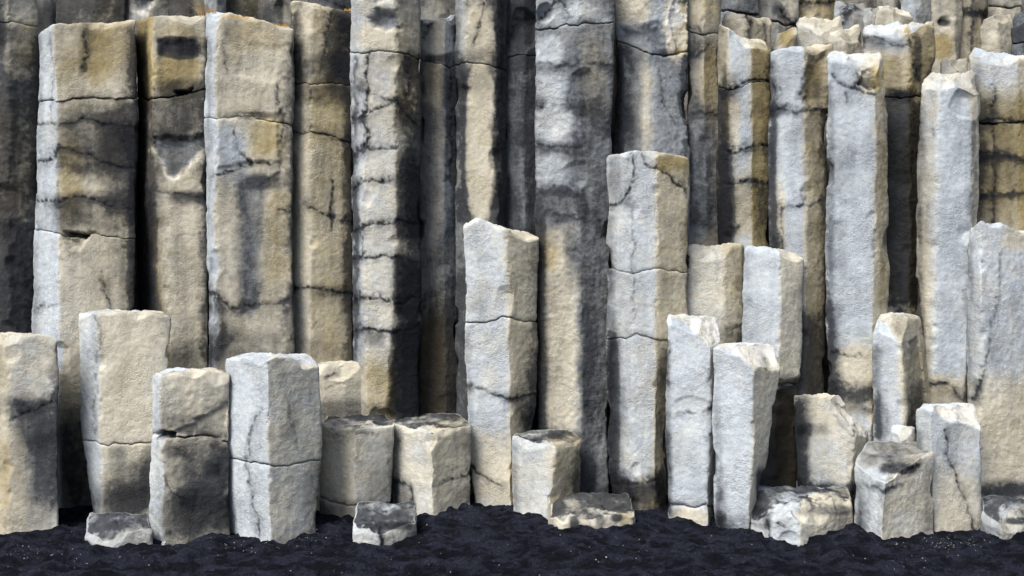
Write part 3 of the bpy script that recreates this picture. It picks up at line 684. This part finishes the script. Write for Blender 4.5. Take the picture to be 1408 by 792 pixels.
rock("broad dark column with a ladder of pale patches down its left edge, in the centre", 6.95,
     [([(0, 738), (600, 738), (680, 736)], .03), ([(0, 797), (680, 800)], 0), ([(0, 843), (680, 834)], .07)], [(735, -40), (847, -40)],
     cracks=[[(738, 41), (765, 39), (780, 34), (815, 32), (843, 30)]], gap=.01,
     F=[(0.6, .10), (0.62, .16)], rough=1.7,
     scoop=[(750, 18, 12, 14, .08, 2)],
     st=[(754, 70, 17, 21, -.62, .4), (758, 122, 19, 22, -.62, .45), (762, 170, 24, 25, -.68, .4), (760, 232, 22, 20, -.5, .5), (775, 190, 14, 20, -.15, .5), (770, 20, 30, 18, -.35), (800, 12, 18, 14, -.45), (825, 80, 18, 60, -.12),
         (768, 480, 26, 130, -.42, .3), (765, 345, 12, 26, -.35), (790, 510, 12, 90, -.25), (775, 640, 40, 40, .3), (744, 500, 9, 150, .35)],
     wm=[(765, 480, 34, 150, .42), (795, 470, 10, 130, -.1), (750, 345, 20, 26, .35), (815, 110, 18, 60, .2)],
     vein=[([(740, 280), (742, 670)], 9, 0.45), ([(760, 600), (775, 670)], 14, 0.35), ([(800, 280), (808, 670)], 12, 0.2),
           ([(740, 92), (797, 90), (843, 92)], 3, .35), ([(740, 146), (797, 148)], 5, .4), ([(740, 200), (797, 205)], 5, .4), ([(740, 262), (797, 268)], 6, .4), ([(760, 296), (800, 300)], 4, .35), ([(740, 30), (770, 0), (785, 25)], 3, .6)])
rock("dark column topped by a pale facetted boulder-like block, above the tall bright column", 7.25,
     [(847, .06), (892, 0), ([(0, 944), (340, 946)], .05)], [(847, -40), (946, -40)], cracks=[[(847, 56), (880, 69), (912, 76), (946, 72)]], gap=.012,
     F=[(0.45, .18), (0.48, .05)], recess=[([(848, 34), (915, 24), (928, 77), (890, 70), (850, 56)], .035, 16, .14, -.2), ([(926, 0), (946, 0), (946, 76), (930, 76), (918, 24)], .02, 4, -.3, .5)],
     st=[(890, 10, 40, 26, -.45), (885, 45, 34, 20, -.1), (930, 40, 14, 44, -.5, .15), (892, 150, 9, 70, -.32), (860, 130, 14, 60, .1), (920, 72, 12, 5, .5), (850, 150, 6, 80, .3)],
     wm=[(930, 40, 16, 46, .45), (870, 10, 24, 20, .25), (892, 150, 10, 60, .2)], rough=1.6,
     vein=[([(849, 70), (849, 210)], 6, 0.5), ([(942, 80), (942, 210)], 6, 0.4), ([(866, 80), (868, 210)], 12, 0.2),
           ([(926, 10), (918, 30), (924, 70)], 3, -.3), ([(910, 100), (916, 150), (925, 170)], 3, .3)])
rock("sliver of ochre stone showing in the joint beside the streaked dark column", 7.5, [(834, .0), (842, 0), (850, 0)], [(834, -40), (850, -40)],
     F=[(0.55, .7), (0.5, .7)], depth=.3, st=[(842, 60, 10, 60, -.2)])
rock("narrow column with ochre upper block and grey shaft, behind the tall flat-topped column's right edge", 7.35,
     [(944, .04), (970, 0), (989, .06)], [(944, -40), (989, -40)], cracks=[[(944, 44), (965, 47), (989, 46)]], gap=.008,
     F=[(0.5, .3), (0.42, .5)], st=[(966, 20, 22, 24, -.3), (957, 70, 14, 18, .1), (975, 110, 12, 40, -.25), (966, 230, 26, 80, .35)], wm=[(975, 110, 14, 50, .3), (966, 10, 22, 30, .3), (966, 250, 26, 80, -.3)],
     vein=[([(948, 40), (960, 36), (966, 50)], 4, .4), ([(955, 158), (989, 158)], 4, .4), ([(948, 75), (962, 76), (974, 62)], 3, .4)])
rock("tall column with blue-grey left face, ochre right face, three dark joints and notched top", 7.05,
     [([(15, 988), (340, 987)], .12), (1001, .02), ([(0, 1033), (340, 1036)], 0), (1058, .07)],
     [(988, 40), (1001, 44), (1012, 50), (1033, 66), (1058, 72)], cracks=[[(988, 121), (1001, 124), (1033, 113), (1058, 112)]], gap=.006,
     F=[(0.5, 0.58), (0.08, 0.08), (0.22, 0.93)], capd=-.3, capw=.3, tb=.10,
     st=[(996, 260, 12, 90, .5), (1004, 120, 12, 20, .3), (1015, 300, 26, 40, .2), (995, 330, 16, 50, .3)],
     wm=[(1005, 170, 10, 60, .4), (1015, 285, 24, 45, .5)],
     vein=[([(992, 130), (994, 335)], 10, 0.6), ([(1056, 80), (1056, 335)], 6, 0.4), ([(1046, 260), (1050, 335)], 9, 0.4), ([(1003, 210), (1000, 335)], 10, 0.3),
           ([(990, 125), (1012, 122), (1034, 113), (1058, 112)], 5, .7), ([(989, 208), (1015, 208), (1034, 203), (1058, 205)], 5, .85), ([(989, 254), (1034, 251), (1058, 251)], 4.5, .8), ([(1000, 318), (1015, 314)], 3, .6)])
rock("tall column with a concave brown scar at its upper right and ochre lower right side", 6.95,
     [([(60, 1058), (540, 1062)], .06), ([(62, 1107), (540, 1108)], .0), ([(60, 1145), (150, 1145), (152, 1136), (540, 1134)], .08)],
     [(1058, 72), (1085, 63), (1107, 60), (1145, 61)], cracks=[], F=[(0.08, .04), (0.2, .72)], capd=-.1,
     recess=[([(1112, 66), (1142, 68), (1146, 140), (1130, 152), (1100, 149), (1093, 138), (1100, 100)], .07, 20, .26, .25)],
     st=[(1133, 135, 12, 22, .4), (1066, 150, 22, 10, .35), (1062, 300, 7, 140, .4), (1118, 500, 30, 60, .5), (1080, 560, 40, 40, .4), (1140, 360, 6, 180, .3)],
     wm=[(1120, 100, 24, 40, -.1), (1070, 330, 10, 90, .4)],
     vein=[([(1060, 90), (1064, 530)], 8, 0.55), ([(1134, 160), (1134, 540)], 7, 0.5), ([(1100, 440), (1110, 535)], 18, 0.4), ([(1070, 330), (1072, 530)], 10, 0.4),
           ([(1060, 155), (1085, 150), (1090, 152)], 5, .6), ([(1070, 120), (1072, 135)], 3, .3), ([(1075, 290), (1100, 283), (1103, 268)], 3.5, .7), ([(1100, 281), (1134, 280)], 2.5, .4), ([(1075, 350), (1076, 290)], 2, .4), ([(1092, 155), (1112, 150), (1135, 158)], 3, .4)])
rock("tall broad blue-grey column with a bright ledge and dark notch at its top", 6.85,
     [([(70, 1140), (330, 1137), (550, 1138)], .05), ([(60, 1204), (550, 1200)], .0), ([(60, 1212), (130, 1218), (330, 1222), (430, 1220), (560, 1206)], .08)],
     [(1138, 84), (1165, 86), (1190, 92), (1204, 88), (1218, 84)], tb=.16, F=[(0.04, .0), (0.06, .5)], capd=-.3, capw=.15,
     recess=[([(1184, 94), (1202, 92), (1210, 126), (1196, 126), (1176, 118)], .05, 8, .45, .15)],
     st=[ (1145, 510, 8, 60, .3), (1175, 545, 40, 22, .35), (1160, 300, 20, 80, .08)],
     wm=[(1175, 520, 40, 50, .45), (1195, 110, 16, 20, .4), (1214, 300, 8, 200, .2)],
     vein=[([(1140, 120), (1140, 540)], 7, 0.45), ([(1142, 430), (1146, 545)], 14, 0.4), ([(1219, 140), (1218, 420)], 6, 0.3), ([(1150, 545), (1205, 540)], 14, 0.5), ([(1165, 200), (1170, 300)], 16, 0.12),
           ([(1143, 106), (1160, 115), (1182, 122), (1204, 128)], 3, .7), ([(1146, 488), (1184, 489)], 2.5, .6), ([(1165, 130), (1166, 140)], 3, .5), ([(1155, 522), (1162, 540), (1180, 546)], 4, .3), ([(1180, 95), (1180, 118)], 2, .5)])
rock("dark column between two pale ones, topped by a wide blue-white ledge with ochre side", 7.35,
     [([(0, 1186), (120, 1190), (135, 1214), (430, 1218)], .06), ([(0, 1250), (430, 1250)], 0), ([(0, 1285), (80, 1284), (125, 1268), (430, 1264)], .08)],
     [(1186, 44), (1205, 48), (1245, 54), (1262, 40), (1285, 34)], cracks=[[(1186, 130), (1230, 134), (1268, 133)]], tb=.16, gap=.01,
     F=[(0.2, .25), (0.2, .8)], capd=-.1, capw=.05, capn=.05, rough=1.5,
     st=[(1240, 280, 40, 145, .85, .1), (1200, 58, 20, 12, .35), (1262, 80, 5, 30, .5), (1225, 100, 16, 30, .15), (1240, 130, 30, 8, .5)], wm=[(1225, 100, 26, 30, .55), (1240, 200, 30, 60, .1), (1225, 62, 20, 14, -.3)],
     vein=[([(1186, 56), (1210, 54), (1245, 62), (1262, 54)], 3, .4), ([(1255, 60), (1262, 110)], 2.5, .5), ([(1216, 240), (1264, 238)], 4, .2)])
rock("tall pale column with stepped crumbling top, right of the dark column with blue-white ledge", 6.85,
     [([(125, 1265), (250, 1262), (555, 1256)], .10), ([(125, 1291), (550, 1284)], .0), ([(110, 1335), (300, 1336), (555, 1326)], .0), ([(110, 1343), (200, 1345), (555, 1330)], .05)],
     [(1265, 131), (1290, 124), (1310, 120), (1335, 115), (1343, 112)], tb=.20, F=[(0.2, .25), (0.06, .03), (0.1, .35)], capd=.16, capw=.3, capn=.05,
     st=[(1270, 300, 8, 120, .12), (1262, 480, 8, 80, .3), (1300, 548, 30, 16, .3)], wm=[(1266, 400, 10, 120, .3), (1300, 540, 30, 20, .6)],
     vein=[([(1264, 150), (1260, 540)], 9, 0.45), ([(1340, 130), (1332, 545)], 6, 0.35), ([(1262, 440), (1270, 545)], 13, 0.35),
           ([(1281, 528), (1310, 534), (1320, 545)], 4, .7), ([(1285, 175), (1284, 190)], 2, .3)])
rock("ochre column banded by three dark joints under a rounded pale blue top", 7.2,
     [([(70, 1332), (310, 1342)], .05), (1362, .0), ([(0, 1403), (310, 1403)], .0), (1440, .1)],
     [(1332, 84), (1350, 68), (1380, 74), (1403, 80), (1440, 82)], tb=.08, cracks=[[(1332, 167), (1370, 168), (1440, 168)]], gap=.008,
     F=[(0.28, 0.6), (0.25, 0.65), (0.1, 0.9)], capd=-.1, capw=0,
     st=[(1372, 100, 36, 26, -.25), (1345, 180, 14, 100, .25), (1372, 225, 36, 34, .2), (1365, 140, 10, 40, .2)], wm=[(1375, 100, 40, 30, -.5), (1370, 220, 40, 80, .2)],
     vein=[([(1340, 110), (1342, 310)], 12, 0.4),
           ([(1335, 167), (1440, 168)], 5, .8), ([(1335, 218), (1370, 214), (1400, 222), (1440, 218)], 6, .85), ([(1335, 266), (1400, 268), (1440, 266)], 6, .85), ([(1367, 120), (1368, 310)], 2.5, .5)])

# ------------------------------------------------------------------ ledges above and behind
def ledge(label, D, x0, x1, top, dk, wr, **k):
    xm = x0 + (x1 - x0) * k.pop('m', .55)
    kw = dict(F=[(dk + .12, wr), (dk + .16, wr + .12)], depth=.4, group='broken columns on the ledge above', rsil=.010, nchip=9, res=.011, rough=1.6,
              base_z=wz(k.pop('low', 200), D)); kw.update(k)
    return rock(label, D, [(x0, .08), (xm, 0), (x1, .06)], top, **kw)
T0 = -50
ledge("dark brown column at the top of the photo above the wide banded column", 8.0, 78, 170, [(78, T0), (170, T0)], .72, .5, vein=[([(155, 0), (148, 28)], 4, -.3)])
ledge("dull column with pale-rimmed hollow at photo's top, above the chevron-fractured column", 8.05, 171, 232, [(171, T0), (232, T0)], .5, .3, recess=[([(174, -10), (218, -10), (206, 14), (184, 17)], .05, 8, .1, 0)], vein=[([(178, 14), (205, 18), (214, 4)], 3, -.5)])
ledge("dark column at the top of the photo behind the straw tuft", 8.0, 233, 284, [(233, T0), (284, T0)], .75, .5, st=[(275, 5, 10, 18, -.4)])
ledge("narrow grey column at the top of the photo right of the straw tuft", 7.75, 285, 309, [(285, T0), (309, T0)], .3, .15)
ledge("brown column at the top of the photo just above the lichened slanting top", 8.0, 310, 357, [(310, T0), (357, T0)], .5, .65)
ledge("dull brown column at the top of the photo left of the wavy-jointed ochre column", 7.95, 358, 402, [(358, T0), (402, T0)], .5, .4, st=[(396, 10, 6, 40, -.4)])
ledge("dark grey block at photo's top over the sloping rim of the wavy-jointed column", 8.0, 425, 484, [(425, T0), (484, T0)], .65, .2, vein=[([(440, 0), (480, 10)], 3, .5)])
ledge("dark brown slab at the top of the photo above the narrow column's pale broken cap", 7.85, 576, 630, [(576, T0), (630, T0)], .6, .35)
ledge("slate-grey block with a black crack under it, above the notched ochre-faced column", 8.1, 984, 1040, [(984, T0), (1040, T0)], .42, .1, cracks=[[(984, 14), (1012, 16), (1040, 22)]], gap=.02)
ledge("pair-jointed warm block behind the notched top of the ochre-faced column", 7.5, 994, 1059, [(994, 15), (1010, 19), (1030, 22), (1059, 24)], .15, .5, low=330, vein=[([(1028, 22), (1028, 56)], 3.5, .9), ([(1050, 30), (1052, 56)], 2, .4)])
ledge("dark split column at the top of the photo with a crumbled pale right side", 8.2, 1042, 1096, [(1042, T0), (1096, T0)], .45, .3, cracks=[[(1042, 28), (1068, 30), (1080, 36), (1096, 34)]], gap=.02,
      st=[(1085, 10, 12, 20, -.35)], vein=[([(1074, 14), (1080, 24), (1092, 34)], 4, .9)])
ledge("small blue and ochre block behind the column with the concave scar", 7.6, 1062, 1095, [(1062, 33), (1078, 34), (1095, 36)], .15, .5, low=330, wm=[(1080, 50, 10, 14, .4), (1066, 40, 6, 12, -.5)])
ledge("ochre column with dark band at photo's top, left of the grey rubble block", 8.3, 1097, 1147, [(1097, T0), (1147, T0)], .15, .72, vein=[([(1097, 4), (1147, 4)], 5, .9)])
ledge("pale broken block lying low on the ledge, left of the wide blue-white ledge", 7.75, 1097, 1158, [(1097, 33), (1125, 40), (1138, 36), (1158, 28)], .14, .35, low=330, tb=.13, capd=-.2, capn=.04)
ledge("small warm peaked block touching the left side of the wide blue-white ledge", 7.6, 1140, 1184, [(1140, 50), (1158, 38), (1184, 38)], .14, .42, low=330, tb=.06, capd=-.2)
ledge("grey rubble block near the top of the photo behind the pale broken ledge block", 8.15, 1148, 1190, [(1148, 2), (1168, 5), (1190, 7)], .25, .15, low=330, tb=.05, vein=[([(1165, 2), (1166, 20), (1160, 32)], 3.5, .8), ([(1166, 18), (1185, 14)], 3, .7)])
ledge("brown column far up at the top of the photo behind the grey rubble block", 8.6, 1160, 1215, [(1160, T0), (1215, T0)], .5, .5)
ledge("upper pale lump resting at the back of the wide blue-white ledge", 7.95, 1205, 1252, [(1205, 12), (1225, 4), (1245, 8), (1252, 24)], .14, .35, low=330, tb=.05, capd=-.3)
ledge("blue-grey smooth column at the top of the photo behind the wide ledge's ochre side", 8.2, 1240, 1286, [(1240, T0), (1286, T0)], .22, .0, m=.4)
ledge("column near the top right with a dark eye-shaped hollow and thin pale right edge", 8.0, 1284, 1318, [(1284, T0), (1318, T0)], .2, .45, m=.85,
      recess=[([(1287, 30), (1294, 22), (1306, 24), (1311, 32), (1300, 38)], .05, 5, .2, 0)], st=[(1298, 31, 11, 6, .6), (1298, 8, 12, 16, .2)], wm=[(1296, 65, 14, 20, .5)])
ledge("brown two-jointed column in the top right corner, dark across its middle", 8.05, 1319, 1358, [(1319, T0), (1358, T0)], .28, .6, low=330, cracks=[], vein=[([(1319, 17), (1358, 20)], 6, .9), ([(1337, -10), (1334, 80)], 2.5, .6)])
ledge("rounded grey-brown block under a pale slab near the top right corner", 7.95, 1350, 1391, [(1350, 28), (1358, 21), (1372, 15), (1391, 17)], .18, .45, low=330)
ledge("pale slab in the top right corner behind the rounded grey-brown block", 8.3, 1352, 1402, [(1352, T0), (1402, T0)], .1, .35, cracks=[[(1352, 8), (1402, 10)]])
ledge("dark block touching the right edge of the photo near the top corner", 7.9, 1393, 1440, [(1393, 20), (1408, 13), (1440, 8)], .7, .05, low=330, cracks=[[(1393, 60), (1440, 56)]])

ledge("thin wedge of grey rock between the grey rubble block and the upper pale lump", 8.05, 1188, 1212, [(1188, 14), (1200, 8), (1212, 13)], .2, .2, low=330, tb=.05)
ledge("short broken stump behind the stepped crumbling top, under the eye-shaped hollow", 7.6, 1296, 1330, [(1296, 86), (1312, 80), (1330, 84)], .16, .3, low=330, tb=.06)
# ------------------------------------------------------------------ stubs and slabs in the sand
def stub(label, D, E, top, **k):
    kw = dict(depth=.5, nchip=12, dome=.03, capst=.3, inset=.05, rsil=.012, group='half-buried basalt stubs in the sand', name='buried_stone', cat='stone', rough=1.5, capn=.03, res=.007, capd=.75, rnd=.02); kw.update(k)
    return rock(label, D, E, top, **kw)
stub("small flat dirty-topped stone half buried under the tall cream column", 5.88, [([(712, 120), (765, 122)], .1), (140, 0), (207, .04)], [(118, 733), (135, 737), (170, 735), (207, 730)],
     dome=.01, nchip=6, F=[(.2, .15), (.4, .2)], depth=.42, tb=.05, capd=.95, st=[(165, 722, 30, 8, .3)])
stub("small flat stone with bright notched front, sunk before the two dark-topped columns", 5.85, [(487, .06), (524, 0), (572, .10)], [(487, 724), (505, 728), (524, 736), (545, 726), (572, 722)],
     dome=.0, nchip=4, capst=.12, F=[(.02, .15), (.3, .3)], depth=.55, tb=.07, capd=1.15, st=[(500, 728, 20, 5, .1), (575, 745, 14, 25, .7), (545, 724, 40, 5, .5)], vein=[([(524, 725), (524, 760)], 3, .8)])
stub("black-topped slab with thin blotched cream edge, at the foot of the streaked column", 6.12, [(757, .12), (775, 0), (869, .03)], [(757, 716), (775, 716), (820, 709), (869, 704)],
     dome=.0, nchip=4, capst=.08, F=[(.2, .4), (.25, .4)], depth=.55, tb=.05, capd=1.15, st=[(790, 720, 7, 9, .8), (825, 716, 6, 8, .6), (848, 712, 7, 5, .7), (805, 728, 8, 5, .6)], wm=[(860, 712, 10, 10, .3)])
stub("wide rounded boulder with dark dusty top lying low on the sand, below the chipped columns", 5.95, [([(690, 1034), (760, 1036)], .2), (1062, .06), (1100, .0), ([(690, 1174), (760, 1172)], .2)],
     [(1034, 724), (1060, 716), (1095, 706), (1130, 700), (1174, 698)], nchip=7, capst=.45, F=[(.05, .1), (-.04, .1), (.02, .4)], depth=.6, tb=.09, capd=1.15, rnd=.045,
     scoop=[(1085, 745, 14, 16, .02)], vein=[([(1056, 715), (1058, 760)], 3, .7), ([(1072, 720), (1078, 724)], 4, .7), ([(1118, 705), (1112, 730)], 3, .2)], st=[(1045, 712, 16, 14, .5), (1140, 702, 40, 7, .5), (1125, 745, 20, 8, .25), (1160, 720, 16, 20, .3), (1095, 752, 10, 5, .5)])
stub("dark-topped stone with white front corner, cut by the photo's right edge", 5.98, [(1349, .16), (1378, 0), (1440, .12)], [(1349, 712), (1378, 722), (1408, 714), (1440, 710)],
     F=[(.2, .1), (.25, .3)], tb=.07, capd=1.15, chips=[(1376, 722, 0, .2, -.7, .7)], st=[(1400, 716, 20, 4, .7), (1355, 730, 8, 20, .3)])
rock("tiny pale pebble-like stone beside the foot of the squat cracked column", 5.9, [(216, .05), (225, 0), (236, .05)], [(216, 752), (225, 746), (236, 750)],
     F=[(.1, .2), (.1, .3)], depth=.12, name='pebble', cat='pebble', group=None, res=.005, rnd=.02, capd=.1)

# ------------------------------------------------------------------ grit
def grit():
    rg = random.Random(5); V, Q = [], []
    clumps = [(400, 730, 60, 7, 150), (1310, 745, 60, 6, 130), (130, 745, 110, 16, 60), (700, 745, 500, 26, 150), (1250, 760, 120, 14, 60), (330, 745, 60, 8, 50), (60, 760, 60, 5, 40)]
    pts = []
    for cx_, cy_, sx, sy, n in clumps:
        for _ in range(n):
            px_, py_ = rg.gauss(cx_, sx * .5), min(790, rg.gauss(cy_, sy)); D = 1.72 * FPX / (py_ - 396)
            pts.append((wx(px_, D), D, rg.uniform(.0015, .004) * (1.6 if rg.random() < .08 else 1)))
    P = np.array(pts); H = sand_h(P[:, 0], P[:, 1])
    for (x, y, r_), z in zip(pts, H):
        i0 = len(V)
        for dx, dy, dz in ((-1,-1,-.5),(1,-1,-.5),(1,1,-.5),(-1,1,-.5),(-.6,-.6,.8),(.6,-.6,.8),(.6,.6,.8),(-.6,.6,.8)):
            V.append((x + r_ * (dx + rg.uniform(-.4, .4)), y + r_ * (dy + rg.uniform(-.4, .4)), z + r_ * (dz + rg.uniform(-.3, .3))))
        Q += [tuple(i0 + k for k in f) for f in ((0,1,5,4),(1,2,6,5),(2,3,7,6),(3,0,4,7),(4,5,6,7),(3,2,1,0))]
    n = len(V); rs = np.repeat(np.array([rg.uniform(0, .9) for _ in pts]), 8)
    o = mk_mesh("gravel", V, Q, dict(dark=rs, warm=np.full(n, .2), moss=np.zeros(n)), M_BASALT)
    o['kind'] = 'stuff'; o['label'] = 'pale stone grit sprinkled over the black sand'; o['category'] = 'gravel'
grit()

# ------------------------------------------------------------------ dry grass
def tuft(label, px, py, D, n, h, spread, lean):
    rg = random.Random(int(px)); x0, z0 = wx(px, D), wz(py, D)
    V, Q = [], []
    for i in range(n):
        bx, by = rg.uniform(-spread, spread), rg.uniform(-spread, spread) * .6
        hh = h * rg.uniform(.5, 1.1); a = lean + rg.uniform(-.5, .5); b_ = rg.uniform(-.5, .2); wdt = rg.uniform(.0015, .0035)
        prev = None
        for s in range(5):
            t = s / 4; cx_ = bx + a * hh * t * (0.4 + .6 * t); cy_ = by + b_ * hh * t * t; cz = hh * t * (1 - .15 * t)
            ww = wdt * (1 - t * .8)
            i0 = len(V); V += [(x0 + cx_ - ww, D + cy_, z0 + cz), (x0 + cx_, D + cy_ - ww, z0 + cz), (x0 + cx_ + ww, D + cy_, z0 + cz)]
            if prev is not None:
                Q += [(prev, prev + 1, i0 + 1, i0), (prev + 1, prev + 2, i0 + 2, i0 + 1), (prev + 2, prev, i0, i0 + 2)]
            prev = i0
    o = mk_mesh("dry_grass_tuft", V, Q, {}, M_STRAW, None, (x0, D, z0))
    o['label'] = label; o['category'] = 'grass tuft'
tuft("thin dry straw blades leaning left on top of the chevron-fractured column", 276, 22, 7.15, 9, .16, .03, -.45)
tuft("short orange dry grass on the right end of the lichened slanting top", 386, 38, 7.05, 90, .035, .055, .1)
tuft("short yellow dry grass on the left corner of the lichened slanting top", 290, 17, 7.0, 60, .04, .04, 0)
tuft("scrap of orange dry grass on the rim of the wavy-jointed ochre column", 478, 15, 7.15, 36, .025, .03, 0)
